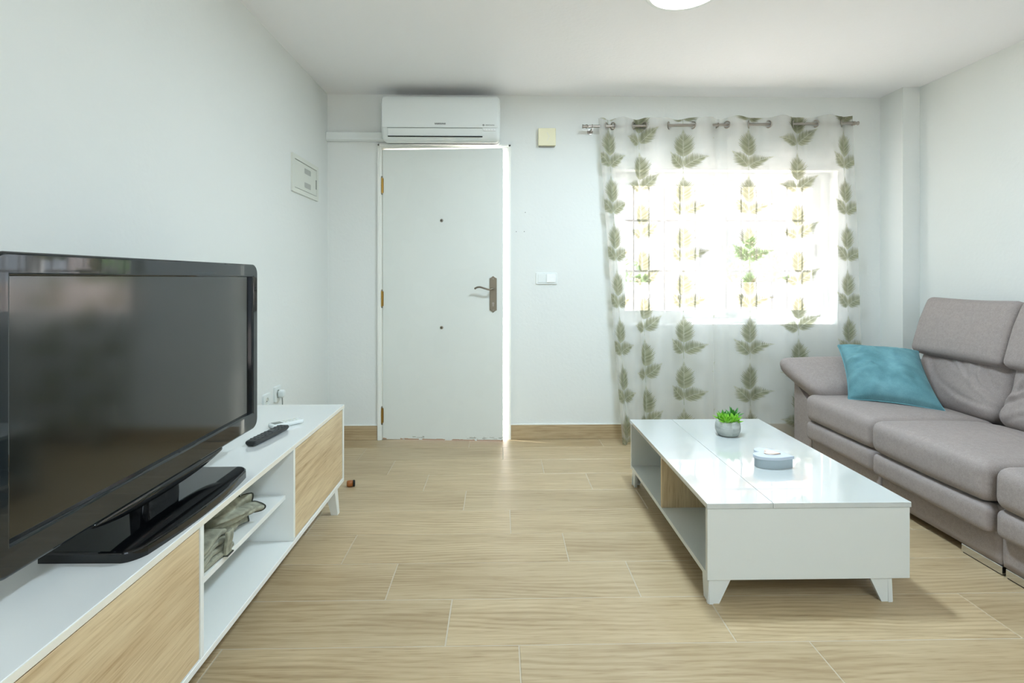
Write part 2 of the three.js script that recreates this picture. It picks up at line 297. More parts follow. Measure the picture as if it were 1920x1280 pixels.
{
  const g = new RoundedBoxGeometry(0.838, 2.008, 0.038, 2, 0.003); g.translate(0.419, 1.004, -0.019);
  const p = g.attributes.position, uv = g.attributes.uv; for (let i = 0; i < p.count; i++) uv.setXY(i, p.getX(i) / 0.838, p.getY(i) / 2.008);
  local(door, 'leaf', g, M.door_enamel);
  for (const y of [1.76, 0.975, 0.165]) {                  // brass butt hinges
    const h = local(door, 'hinge', merged([new THREE.CylinderGeometry(0.0065, 0.0065, 0.105, 14).translate(-0.003, y, 0.006), new THREE.CylinderGeometry(0.0075, 0.0075, 0.003, 14).translate(-0.003, y, 0.006), new THREE.BoxGeometry(0.022, 0.1, 0.002).translate(-0.004, y, 0.0006)]), M.brass);
    for (const s of [-1, 1]) local(h, 'finial', new THREE.SphereGeometry(0.0062, 10, 8).scale(1, 1.5, 1).translate(-0.003, y + s * 0.056, 0.006), M.aged_nickel);
  }
  for (const y of [1.515, 0.777]) { const b = local(door, 'peephole_stud', new THREE.LatheGeometry([[0, 0.006], [0.007, 0.0055], [0.010, 0.003], [0.0115, 0], [0, 0]].map(([a, c]) => new THREE.Vector2(a, c)), 18).rotateX(Math.PI / 2).translate(0.414, y, 0), M.aged_nickel); local(b, 'lens', new THREE.CylinderGeometry(0.004, 0.004, 0.002, 12).rotateX(Math.PI / 2).translate(0.414, y, 0.006), M.black_rubber); }
  // long back plate with pointed ends, lever and key hole
  const s = new THREE.Shape(); const w = 0.0245, y0 = 0.882, y1 = 1.133;
  s.moveTo(-w, y0 + 0.016); s.quadraticCurveTo(-w * 0.5, y0 + 0.012, 0, y0); s.quadraticCurveTo(w * 0.5, y0 + 0.012, w, y0 + 0.016); s.lineTo(w, y1 - 0.016); s.quadraticCurveTo(w * 0.5, y1 - 0.012, 0, y1); s.quadraticCurveTo(-w * 0.5, y1 - 0.012, -w, y1 - 0.016); s.closePath();
  const px = 0.772; const hd = new THREE.Group(); hd.name = 'handle'; hd.position.set(px, 0, 0); door.add(hd);
  local(hd, 'back_plate', extrude(s, 0.005, 0.0015, 2), M.aged_nickel);
  local(hd, 'rose', new THREE.CylinderGeometry(0.012, 0.014, 0.014, 20).rotateX(Math.PI / 2).translate(0, 1.045, 0.011), M.aged_nickel);
  const path = new THREE.CatmullRomCurve3([[0, 1.045, 0.012], [-0.002, 1.045, 0.046], [-0.02, 1.040, 0.052], [-0.055, 1.049, 0.054], [-0.085, 1.057, 0.053], [-0.105, 1.055, 0.052], [-0.118, 1.048, 0.05]].map((a) => new THREE.Vector3(...a)));
  const t = new THREE.TubeGeometry(path, 40, 0.0062, 10); local(hd, 'lever', merged([t, new THREE.SphereGeometry(0.0068, 12, 10).translate(-0.118, 1.048, 0.05)]), M.aged_nickel);
  local(hd, 'cylinder_lock', merged([new THREE.CylinderGeometry(0.008, 0.008, 0.006, 18).rotateX(Math.PI / 2).translate(0, 0.945, 0.007), new THREE.BoxGeometry(0.009, 0.02, 0.005).translate(0, 0.934, 0.0065)]), M.brushed_steel);
  for (const y of [0.9, 1.112]) local(hd, 'screw', new THREE.SphereGeometry(0.0042, 10, 8).scale(1, 1, 0.5).translate(0, y, 0.006), M.brushed_steel);
}

// window: white sliding sashes in the reveal, an iron grille outside
{
  const w = struct('window_1'), dA = DB + 0.105, fw = 0.045, { x0, x1, y0, y1 } = WI;
  part(w, 'frame', merged([box(x0, x0 + fw, y0, y1, dA, dA + 0.07), box(x1 - fw, x1, y0, y1, dA, dA + 0.07), box(x0 + fw, x1 - fw, y0, y0 + 0.05, dA, dA + 0.07), box(x0 + fw, x1 - fw, y1 - fw, y1, dA, dA + 0.07)]), M.white_pvc);
  part(w, 'window_sill', box(x0, x1, y0 - 0.001, y0 + 0.012, DB + 0.004, dA, 0.002), M.white_pvc);
  const mid = 1.587;
  for (const [a, b, dd] of [[x0 + 0.05, mid + 0.045, dA + 0.006], [mid - 0.045, x1 - 0.05, dA + 0.034]]) {
    const s = 0.052, sash = part(w, 'sash', merged([box(a, a + s, y0 + 0.05, y1 - 0.045, dd, dd + 0.026), box(b - s, b, y0 + 0.05, y1 - 0.045, dd, dd + 0.026), box(a + s, b - s, y0 + 0.05, y0 + 0.105, dd, dd + 0.026), box(a + s, b - s, y1 - 0.095, y1 - 0.045, dd, dd + 0.026)]), M.white_pvc);
    const g = new THREE.PlaneGeometry(b - a - 2 * s + 0.01, y1 - y0 - 0.2 + 0.01); g.translate((a + b) / 2, (y0 + y1) / 2 + 0.005, -(dd + 0.013)); part(sash, 'pane', g, M.window_glass);
    part(sash, 'latch', box(b - 0.036, b - 0.018, 1.28, 1.37, dd - 0.006, dd, 0.003), M.grey_plastic);
  }
  const g = thing('window_grille', 'pale iron security grille seen through the sheer curtains outside the window', 'grille', [1.59, 0.8, -(DB + WT + 0.06)]);
  const dg = DB + WT + 0.06;
  for (let i = 0; i < 15; i++) {
    const x = 0.77 + i * 0.117, b = new THREE.CylinderGeometry(0.007, 0.007, 1.16, 10).translate(x, 1.335, -dg); const bar = part(g, 'bar', b, M.painted_iron);
    if (i % 2 === 1) part(bar, 'knuckle', new THREE.SphereGeometry(0.017, 12, 10).scale(1, 1.6, 1).translate(x, 0.985, -dg), M.painted_iron);
  }
  for (const y of [0.80, 1.177, 1.559, 1.88]) part(g, 'rail', box(0.74, 2.44, y - 0.009, y + 0.009, dg + 0.005, dg + 0.013, 0.002), M.painted_iron);
  for (const [x, y] of [[0.75, 0.80], [2.43, 0.80], [0.75, 1.88], [2.43, 1.88]]) part(g, 'fixing', box(x - 0.008, x + 0.008, y - 0.008, y + 0.008, DB + WT, dg + 0.012, 0.001), M.painted_iron);
}

// ------------------------------------------------------------ outside: sunny patio, low wall, shrubs, house opposite
{
  const gr = struct('ground'); const tg = new THREE.BoxGeometry(0.596, 0.03, 0.596);
  part(gr, 'bed', box(-8, 11, -0.16, -0.075, DB + WT, 16, 0), M.patio_tile);
  for (let i = 0; i < 12; i++) for (let j = 0; j < 6; j++) { const m = new THREE.Mesh(tg, M.patio_tile); m.name = 'paving_slab'; m.castShadow = m.receiveShadow = true; m.position.set(-2.4 + i * 0.6, -0.075 + (rnd() - 0.5) * 0.002, -(DB + WT + 0.31 + j * 0.6)); gr.add(m); }
  const wl = thing('garden_wall', 'low pale garden wall across the patio beyond the window', 'wall', [1.5, -0.08, -7.9]);
  part(wl, 'masonry', box(-6, 10, -0.08, 1.0, 7.8, 8.0, 0.004), M.far_wall);
  part(wl, 'coping', box(-6.05, 10.05, 1.0, 1.06, 7.74, 8.06, 0.01), M.patio_tile);
  const leaf = new THREE.SphereGeometry(1, 6, 4).scale(0.05, 0.02, 0.028);
  for (const [x, d, h, label] of [[4.1, 8.9, 1.75, 'green shrub faintly showing through the right half of the window'], [1.9, 9.1, 1.45, 'lower green shrub faintly showing through the left half of the window']]) {
    const t = thing('garden_shrub', label, 'shrub', [x, -0.08, -d], 'shrubs beyond the garden wall');
    local(t, 'stem', new THREE.CylinderGeometry(0.03, 0.045, h * 0.7, 10).translate(0, h * 0.35, 0), M.varnished_wood);
    const list = []; for (let i = 0; i < 420; i++) { const a = rnd() * 6.283, b = Math.acos(2 * rnd() - 1), r = 0.55 * Math.cbrt(rnd()); const q = leaf.clone(); q.rotateZ(rnd() * 3); q.rotateY(rnd() * 6); q.translate(Math.sin(b) * Math.cos(a) * r, h - 0.35 + Math.cos(b) * r * 0.9, Math.sin(b) * Math.sin(a) * r); list.push(q); }
    const f = local(t, 'foliage', mergeGeometries(list), M.shrub_leaf); f.userData.kind = 'stuff';
  }
  const h = thing('house', 'pale pink house opposite, washed out by sunlight behind the curtains', 'house', [2.5, -0.08, -14]);
  part(h, 'facade', box(-4, 9, -0.08, 4.6, 14, 16, 0.01), M.far_wall);
  part(h, 'roof', prism([[13.6, 4.6], [16, 5.9], [16, 4.6]], 13.4).translate(-4.2, 0, 0).applyMatrix4(new THREE.Matrix4()), M.roof_tile);
  for (const x of [-1.2, 2.2, 5.6]) { const f = part(h, 'window_frame', merged([box(x - 0.65, x - 0.57, 1.1, 2.5, 13.95, 14.03), box(x + 0.57, x + 0.65, 1.1, 2.5, 13.95, 14.03), box(x - 0.57, x + 0.57, 1.1, 1.18, 13.95, 14.03), box(x - 0.57, x + 0.57, 2.42, 2.5, 13.95, 14.03)]), M.white_pvc); part(f, 'pane', box(x - 0.57, x + 0.57, 1.18, 2.42, 13.985, 13.995, 0), M.screen_glass); }
}

// ------------------------------------------------------------ ceiling lamps
function ceilingLamp(x, d, label) {
  const t = thing('ceiling_lamp', label, 'lamp', [x, HC, -d], 'round flush ceiling lamps');
  const R = 0.165;
  local(t, 'rim', new THREE.LatheGeometry([[R - 0.02, -0.036], [R - 0.004, -0.037], [R, -0.033], [R + 0.001, 0], [R - 0.02, 0]].map(([a, b]) => new THREE.Vector2(a, b)), 64), M.white_plastic);
  local(t, 'diffuser', new THREE.CylinderGeometry(R - 0.012, R - 0.012, 0.004, 64).translate(0, -0.0335, 0), M.lamp_diffuser);
  const l = new THREE.RectAreaLight(LAMP.color, LAMP.nits, LAMP.side, LAMP.side); l.name = 'ceiling_lamp_light';
  l.position.set(x, HC - 0.0385, -d); l.lookAt(x, 0, -d); scene.add(l);
}
ceilingLamp(0.80, 2.40, 'round white flush ceiling lamp glowing above the coffee table');
ceilingLamp(0.80, -0.6, 'round white flush ceiling lamp over the rear of the room');

// ------------------------------------------------------------ fittings on the walls
{ // split air conditioner over the door
  const t = thing('air_conditioner', 'white wall-mounted air conditioner above the door', 'air conditioner', [-0.396, 2.038, -DB]);
  part(t, 'body', softBox(0.79, 0.297, 0.199, { r: 0.034, step: 0.012, fn: (v) => { if (v.y < 0 && v.z > 0) v.z -= 0.035 * Math.pow(clamp(-v.y / 0.1485, 0, 1), 2.2); } }).translate(-0.396, 2.1865, -3.7725), M.white_plastic);
  const fp = part(t, 'front_panel', softBox(0.765, 0.196, 0.016, { r: 0.006, step: 0.02, fn: (v) => { v.z -= 0.006 * Math.pow(Math.abs(v.y) / 0.098, 3); } }).translate(-0.398, 2.216, -3.671), M.white_plastic);
  const lg = lettering('SAMSUNG', 0.0098); lg.scale(1.12, 1, 1); lg.translate(-0.397, 2.141, -3.6625); part(fp, 'lettering', lg, M.logo_grey, 'small grey maker lettering');
  const l2 = lettering('digital inverter', 0.0058); l2.translate(-0.068, 2.133, -3.6625); part(fp, 'lettering', l2, M.grey_plastic);
  const ring = new THREE.TorusGeometry(0.0045, 0.0013, 8, 18); ring.translate(-0.112, 2.133, -3.6625); part(fp, 'emblem', ring, M.logo_grey);
  const lv = new RoundedBoxGeometry(0.622, 0.05, 0.006, 2, 0.0025); lv.rotateX(0.34); lv.translate(-0.432, 2.0905, -3.683); part(t, 'louvre', lv, M.white_plastic);
  part(t, 'outlet_gap', box(-0.745, -0.119, 2.0615, 2.0655, 3.684, 3.72, 0.0005), M.black_rubber, 'dark gap under the louvre');
  part(t, 'panel_gap', box(-0.748, -0.119, 2.1155, 2.1185, 3.676, 3.69, 0.0003), M.grey_plastic);
  part(t, 'display', box(-0.114, -0.03, 2.098, 2.113, 3.674, 3.69, 0.002), M.white_pvc);
  for (let i = 0; i < 4; i++) part(t, 'indicator', new THREE.CylinderGeometry(0.0016, 0.0016, 0.002, 8).rotateX(Math.PI / 2).translate(-0.1 + i * 0.018, 2.106, -3.6735), M.grey_plastic);
}
{ // trunking that carries the pipes to the corner
  const t = thing('pipe_trunking', 'white pipe trunking running from the corner to the air conditioner', 'trunking', [-1.0, 2.07, -DB]);
  part(t, 'cover', box(XL + 0.001, -0.785, 2.073, 2.129, 3.832, DB - 0.0005, 0.006, 3), M.white_plastic);
  part(t, 'lip', box(XL + 0.001, -0.785, 2.068, 2.074, 3.842, DB - 0.0005, 0.002), M.white_plastic);
}
{ // consumer unit on the left wall
  const t = thing('fuse_box', 'flush cream fuse box cover with two vent grids on the left wall', 'fuse box', [XL, 1.62, -3.43]);
  const s = roundedShape(0.45, 0.222, 0.006); s.holes.push(roundedShape(0.386, 0.168, 0.004)); const g = extrude(s, 0.010, 0.002); g.rotateY(Math.PI / 2); g.translate(XL, 1.735, -3.428); part(t, 'surround', g, M.panel_plastic);
  const dr = part(t, 'cover', box(XL, XL + 0.009, 1.654, 1.816, 3.237, 3.619, 0.002), M.panel_plastic);
  for (const y of [1.7755, 1.690]) for (let k = 0; k < 5; k++) part(dr, 'vent_slot', box(XL + 0.0088, XL + 0.0096, y - 0.0135 + k * 0.0066, y - 0.010 + k * 0.0066, 3.40, 3.51, 0.0003), M.grey_plastic);
  part(dr, 'latch', box(XL + 0.008, XL + 0.013, 1.695, 1.755, 3.604, 3.613, 0.001), M.grey_plastic, 'grey latch');
}
{ // door chime
  const t = thing('door_chime', 'square cream door chime with an engraved arrow right of the door', 'door chime', [0.323, 2.042, -DB]);
  const b = part(t, 'cover', box(0.263, 0.384, 2.043, 2.163, 3.835, DB - 0.003, 0.004, 2), M.cream_plastic);
  part(t, 'base', box(0.268, 0.379, 2.038, 2.155, 3.855, DB, 0.002), M.grey_plastic);
  for (const s of [-1, 1]) { const g = new THREE.BoxGeometry(0.0035, 0.034, 0.002); g.rotateZ(s * 0.5); g.translate(0.330, 2.103 - s * -0.0145, -3.8348); part(b, 'engraved_mark', g, M.edge_band); }
}
{ // switch plate
  const t = thing('light_switch', 'white double light switch plate on the wall between door and curtain', 'light switch', [0.322, 1.08, -DB]);
  part(t, 'plate', box(0.248, 0.397, 1.081, 1.162, DB - 0.009, DB, 0.003, 2), M.white_plastic);
  part(t, 'blank', box(0.262, 0.319, 1.093, 1.152, DB - 0.012, DB - 0.006, 0.001), M.white_plastic);
  const r = new RoundedBoxGeometry(0.062, 0.056, 0.009, 2, 0.001); r.rotateX(-0.05); r.translate(0.354, 1.123, -(DB - 0.011)); part(t, 'rocker', r, M.white_pvc);
}
function socket(d, y, label) {
  const t = thing('wall_socket', label, 'socket', [XL, y - 0.04, -d]);
  const s = roundedShape(0.082, 0.082, 0.008); const h = new THREE.Path(); h.absarc(0, 0, 0.021, 0, 6.2832, true); s.holes.push(h); const g = extrude(s, 0.008, 0.002); g.rotateY(Math.PI / 2); g.translate(XL, y, -d); part(t, 'plate', g, M.white_plastic);
  const w = part(t, 'well', new THREE.CylinderGeometry(0.0212, 0.0212, 0.003, 24).rotateZ(Math.PI / 2).translate(XL + 0.0018, y, -d), M.panel_plastic);
  for (const s2 of [-1, 1]) part(w, 'pin_hole', new THREE.CylinderGeometry(0.0032, 0.0032, 0.001, 10).rotateZ(Math.PI / 2).translate(XL + 0.0036, y, -d + s2 * 0.0095), M.black_rubber);
  return t;
}
socket(2.86, 0.492, 'white wall socket next to the television edge, low on the left wall');
{
  const t = socket(3.0, 0.505, 'white wall socket with a plug in it, nearer the corner');
  const p = thing('power_plug', 'small white plug in the left wall socket', 'plug', [XL + 0.01, 0.47, -3.0]);
  part(p, 'body', softBox(0.034, 0.04, 0.04, { r: 0.012, step: 0.006 }).translate(XL + 0.027, 0.505, -3.0), M.white_plastic);
  part(p, 'cable', new THREE.TubeGeometry(new THREE.CatmullRomCurve3([[XL + 0.03, 0.487, -3.0], [XL + 0.032, 0.44, -2.998], [XL + 0.022, 0.3, -2.97], [XL + 0.02, 0.15, -2.93]].map((a) => new THREE.Vector3(...a))), 24, 0.003, 8), M.grey_plastic);
}

// ------------------------------------------------------------ curtain rod and the two sheer curtains
const rodY = (x) => 2.157 + (x - 0.57) * 0.0176, RD = 3.77;
{
  const t = thing('curtain_rod', 'brushed steel curtain rod above the window', 'curtain rod', [1.5, 2.15, -DB]);
  const a = new THREE.Vector3(0.585, rodY(0.585), -RD), b = new THREE.Vector3(2.44, rodY(2.44), -RD);
  part(t, 'pole', new THREE.TubeGeometry(new THREE.LineCurve3(a, b), 2, 0.0092, 18), M.brushed_steel);
  for (const [p, s] of [[a, -1], [b, 1]]) part(t, 'end_cap', new THREE.LatheGeometry([[0, 0], [0.0095, 0], [0.014, 0.006], [0.014, 0.012], [0.0105, 0.016], [0.0105, 0.03], [0.014, 0.034], [0.013, 0.038], [0, 0.039]].map(([q, r]) => new THREE.Vector2(q, r)), 20).rotateZ(-s * Math.PI / 2).translate(p.x - s * 0.012, p.y, p.z), M.brushed_steel);
  for (const x of [0.627, 1.492, 2.425]) {
    const k = part(t, 'bracket', merged([new THREE.CylinderGeometry(0.006, 0.006, DB - RD, 12).rotateX(Math.PI / 2).translate(x, rodY(x) - 0.011, -(DB + RD) / 2), new THREE.CylinderGeometry(0.02, 0.02, 0.006, 20).rotateX(Math.PI / 2).translate(x, rodY(x) - 0.011, -DB + 0.003)]), M.brushed_steel);
    part(k, 'cradle', new THREE.TorusGeometry(0.0118, 0.003, 8, 24).rotateY(Math.PI / 2).translate(x, rodY(x), -RD), M.brushed_steel);
  }
}
const CW = 1024, CH = 512;
function leafPrint(colour) {
  const cv = document.createElement('canvas'); cv.width = CW; cv.height = CH; const c = cv.getContext('2d');
  c.fillStyle = colour ? '#f7f7f5' : '#ffffff'; c.fillRect(0, 0, CW, CH);
  const hue = (k) => colour ? `rgba(${Math.round(150 + k * 34)},${Math.round(152 + k * 32)},${Math.round(124 + k * 34)},0.92)` : 'rgba(150,150,150,0.8)';
  const soft = (k) => colour ? `rgba(${Math.round(160 + k * 24)},${Math.round(162 + k * 22)},${Math.round(138 + k * 24)},0.40)` : 'rgba(185,185,185,0.5)';
  function leaf(bx, by, ang, len, wid, sx = 0.9, bend = 0) {
    c.save(); c.translate(bx, by); c.scale(sx, 1); c.rotate(ang);
    const n = 16, mid = (t) => [t * len, bend * len * t * t], half = (t) => wid * 0.5 * Math.pow(Math.sin(Math.PI * Math.pow(clamp(t, 0.001, 1), 0.56)), 0.85);
    c.fillStyle = soft(0.4); c.beginPath(); c.moveTo(0, 0);
    for (let i = 1; i <= 24; i++) { const t = i / 24, [x, y] = mid(t); c.lineTo(x, y - half(t) * 0.55); }
    for (let i = 24; i >= 0; i--) { const t = i / 24, [x, y] = mid(t); c.lineTo(x, y + half(t) * 0.55); }
    c.closePath(); c.fill();
    for (let i = 0; i < n; i++) for (const s of [-1, 1]) {          // slender pointed leaflets
      const t = (i + 0.4) / n, [x, y] = mid(t * 0.88), h = half(Math.min(0.97, t + 0.07)) * (0.92 + 0.2 * hash(i, s + 3, Math.round(bx + by))), f = 0.5 + 0.5 * t, w = len / n * 0.31;
      c.fillStyle = hue(0.1 + 0.85 * hash(i, s, 5)); c.beginPath(); c.moveTo(x - w, y);
      c.quadraticCurveTo(x + h * f * 0.3 - w, y + s * h * 0.6, x + h * f + 5, y + s * h); c.quadraticCurveTo(x + h * f * 0.5 + w, y + s * h * 0.5, x + w, y); c.closePath(); c.fill();
    }
    c.fillStyle = hue(0.4); c.beginPath(); { const [x, y] = mid(0.86), [x2, y2] = mid(1.0); c.moveTo(x, y - 5); c.lineTo(x2, y2); c.lineTo(x, y + 5); c.closePath(); c.fill(); }
    c.strokeStyle = colour ? 'rgba(236,236,220,0.75)' : 'rgba(200,200,200,0.6)'; c.lineWidth = 3; c.beginPath(); for (let i = 0; i <= 12; i++) { const [x, y] = mid(i / 12); c.lineTo(x, y); } c.stroke();
    c.restore();
  }
  for (const oy of [-CH, 0, CH]) {
    for (const [cx, py, k] of [[256, 435, 0], [768, 179, 1]]) {
      const y = py + oy;
      c.strokeStyle = colour ? 'rgba(158,166,136,0.9)' : 'rgba(140,140,140,0.8)'; c.lineWidth = 5; c.beginPath(); c.moveTo(cx, y + 150); c.quadraticCurveTo(cx - 5, y + 60, cx, y - 90); c.stroke();
      leaf(cx, y - 30, -Math.PI / 2, 306, 236, 0.95);
      leaf(cx - 10, y + 84, -Math.PI * (k ? 0.86 : 0.76), 236, 150, 0.95, k ? -0.2 : 0.04);
      leaf(cx + 10, y + 78, k ? -Math.PI * 0.23 : -Math.PI * 0.21, 262, 160, 0.95, k ? 0.06 : 0.30);
    }
  }
  const t = new THREE.CanvasTexture(cv); t.wrapS = t.wrapT = THREE.RepeatWrapping; if (colour) t.colorSpace = THREE.SRGBColorSpace; return t;
}
const printMap = leafPrint(true), printThrough = leafPrint(false);
std('sheer_print', 0xffffff, { map: printMap, transmission: 0.86, transmissionMap: printThrough, roughness: 0.54, thickness: 0, specularIntensity: 0.25, side: THREE.DoubleSide });
function curtain(label, crossings, front, uMap, shape) {
  const x0 = crossings[0], x1 = crossings[crossings.length - 1], base = thing('curtain', label, 'curtain', [(x0 + x1) / 2, 0.01, -RD], 'sheer leaf-print curtains');
  const wave = (x, t) => {
    let i = 0; while (i < crossings.length - 2 && x > crossings[i + 1]) i++;
    const w = crossings[i + 1] - crossings[i], f = (x - crossings[i]) / w, s = (i % 2 === 0) === front ? 1 : -1, A = clamp(w * 0.42, 0.016, 0.033);
    return s * A * Math.sin(Math.PI * clamp(f, 0, 1)) * lerp(1, 1.15, t);
  };
  const U = (x) => { let i = 0; while (i < uMap.length - 2 && x > uMap[i + 1][0]) i++; const [a, ua] = uMap[i], [b, ub] = uMap[i + 1]; return lerp(ua, ub, (x - a) / (b - a)); };
  function sheet(ya, yb, nx, ny, off, inset = 0) {               // ya, yb: metres below the top edge (yb null: to the hem)
    const pos = [], uv = [], idx = [];
    for (let j = 0; j <= ny; j++) for (let i = 0; i <= nx; i++) {
      const s = i / nx, x = lerp(x0 + inset, x1 - inset, s), top = rodY(x) + 0.05 + 0.004 * Math.sin(x * 40), hem = shape.hem(s), y = lerp(top - ya, yb === null ? hem : top - yb, j / ny), t = clamp((top - y) / (top - hem), 0, 1);
      const px = x + shape.drift(s, t), w = wave(x, t) + shape.out(s, t) + (fbm(x * 9, t * 3 + x0 * 7, 21, 2) - 0.5) * 0.03 * smooth(0.05, 0.5, t);
      pos.push(px, y, -RD + w + off); uv.push((U(x)) / 2 + 0.25, (y - 0.342) / 0.32 + 0.15);
    }
    for (let j = 0; j < ny; j++) for (let i = 0; i < nx; i++) { const a = j * (nx + 1) + i, b = a + nx + 1; idx.push(a, b, a + 1, b, b + 1, a + 1); }
    const g = new THREE.BufferGeometry(); g.setAttribute('position', new THREE.Float32BufferAttribute(pos, 3)); g.setAttribute('uv', new THREE.Float32BufferAttribute(uv, 2)); g.setIndex(idx); g.computeVertexNormals(); return g;
  }
  part(base, 'cloth', sheet(0, null, 260, 90, 0), M.sheer_print);
  part(base, 'heading_band', sheet(0.001, 0.105, 260, 5, -0.002), M.sheer_print);
  for (let i = 1; i < crossings.length - 1; i++) {
    const x = crossings[i], dir = ((i % 2 === 1) === front) ? 1 : -1, g = new THREE.TorusGeometry(0.0225, 0.0052, 10, 32); g.scale(1, 1, 0.7); g.rotateY(dir * 0.95); g.translate(x, rodY(x), -RD); part(base, 'eyelet', g, M.brushed_steel);
  }
}
curtain('left sheer curtain with green palm leaf print beside the light switch', [0.668, 0.723, 0.767, 0.91, 0.983, 1.152, 1.317, 1.462], true,
  [[0.668, -0.25], [0.735, 0], [0.95, 1], [1.26, 2], [1.47, 2.62]],
  { hem: (s) => 0.012 + 0.02 * s, drift: (s, t) => 0.15 * Math.pow(1 - s, 2.2) * t, out: (s, t) => 0.075 * Math.pow(1 - s, 3) * t * t });
curtain('right sheer curtain with green palm leaf print behind the sofa arm', [1.448, 1.552, 1.704, 1.84, 2.014, 2.166, 2.35, 2.425], false,
  [[1.44, -0.68], [1.70, 0], [2.05, 1], [2.375, 2], [2.43, 2.3]],
  { hem: (s) => 0.014, drift: (s, t) => 0.075 * Math.pow(s, 4) * t + 0.012 * t * (1 - s), out: (s, t) => 0.01 * t });

// ------------------------------------------------------------ television cabinet and what stands on it
const CX = -0.753, CBK = -1.165, CT = 0.516;
{
  const t = thing('television_cabinet', 'long white low cabinet with oak doors and open middle niche', 'cabinet', [-0.96, 0, -1.735]);
  const d0 = 0.78, d1 = 2.69, n0 = 1.428, n1 = 2.04, b0 = 0.147;
  part(t, 'top_panel', box(CBK, CX, CT - 0.018, CT, d0, d1, 0.0015), M.gloss_lacquer);
  part(t, 'front_edging', box(CX, CX + 0.0012, CT - 0.0165, CT - 0.0015, d0 + 0.001, d1 - 0.001, 0.0004), M.edge_band, 'cream edging strip');
  part(t, 'bottom_panel', box(CBK, CX + 0.0, b0, b0 + 0.018, d0, d1, 0.002), M.lacquer);
  for (const [a, b] of [[d0, d0 + 0.018], [d1 - 0.018, d1]]) part(t, 'side_panel', box(CBK, CX, b0 + 0.018, CT - 0.018, a, b, 0.001), M.lacquer);
  for (const [a, b] of [[n0 - 0.016, n0], [n1, n1 + 0.016]]) part(t, 'divider', box(CBK + 0.008, CX - 0.001, b0 + 0.018, CT - 0.018, a, b, 0.001), M.lacquer);
  part(t, 'back_panel', box(CBK, CBK + 0.006, b0 + 0.018, CT - 0.018, d0 + 0.018, d1 - 0.018, 0.0005), M.lacquer);
  part(t, 'shelf', box(CBK + 0.008, CX - 0.03, 0.318, 0.334, n0, n1, 0.001), M.lacquer);
  for (const [a, b] of [[d0 + 0.021, n0 - 0.019], [n1 + 0.019, d1 - 0.021]]) part(t, 'door', uvMetres(box(CX - 0.02, CX - 0.003, b0 + 0.021, CT - 0.022, a, b, 0.0012)), M.oak_foil, 'oak-effect door');
  for (const [x, sx] of [[CX - 0.05, 1], [CBK + 0.05, -1]]) for (const [d, sd] of [[d1 - 0.05, 1], [d0 + 0.05, -1]]) {
    const g = new THREE.CylinderGeometry(0.034, 0.022, b0, 4, 1).rotateY(Math.PI / 4).translate(0, b0 / 2, 0); const p = g.attributes.position; for (let i = 0; i < p.count; i++) { const k = 1 - p.getY(i) / b0; p.setX(i, p.getX(i) + sx * 0.016 * k); p.setZ(i, p.getZ(i) - sd * 0.022 * k); }
    g.translate(x, 0, -d); part(t, 'leg', toCreasedNormals(g, 0.3), M.lacquer);
  }
}
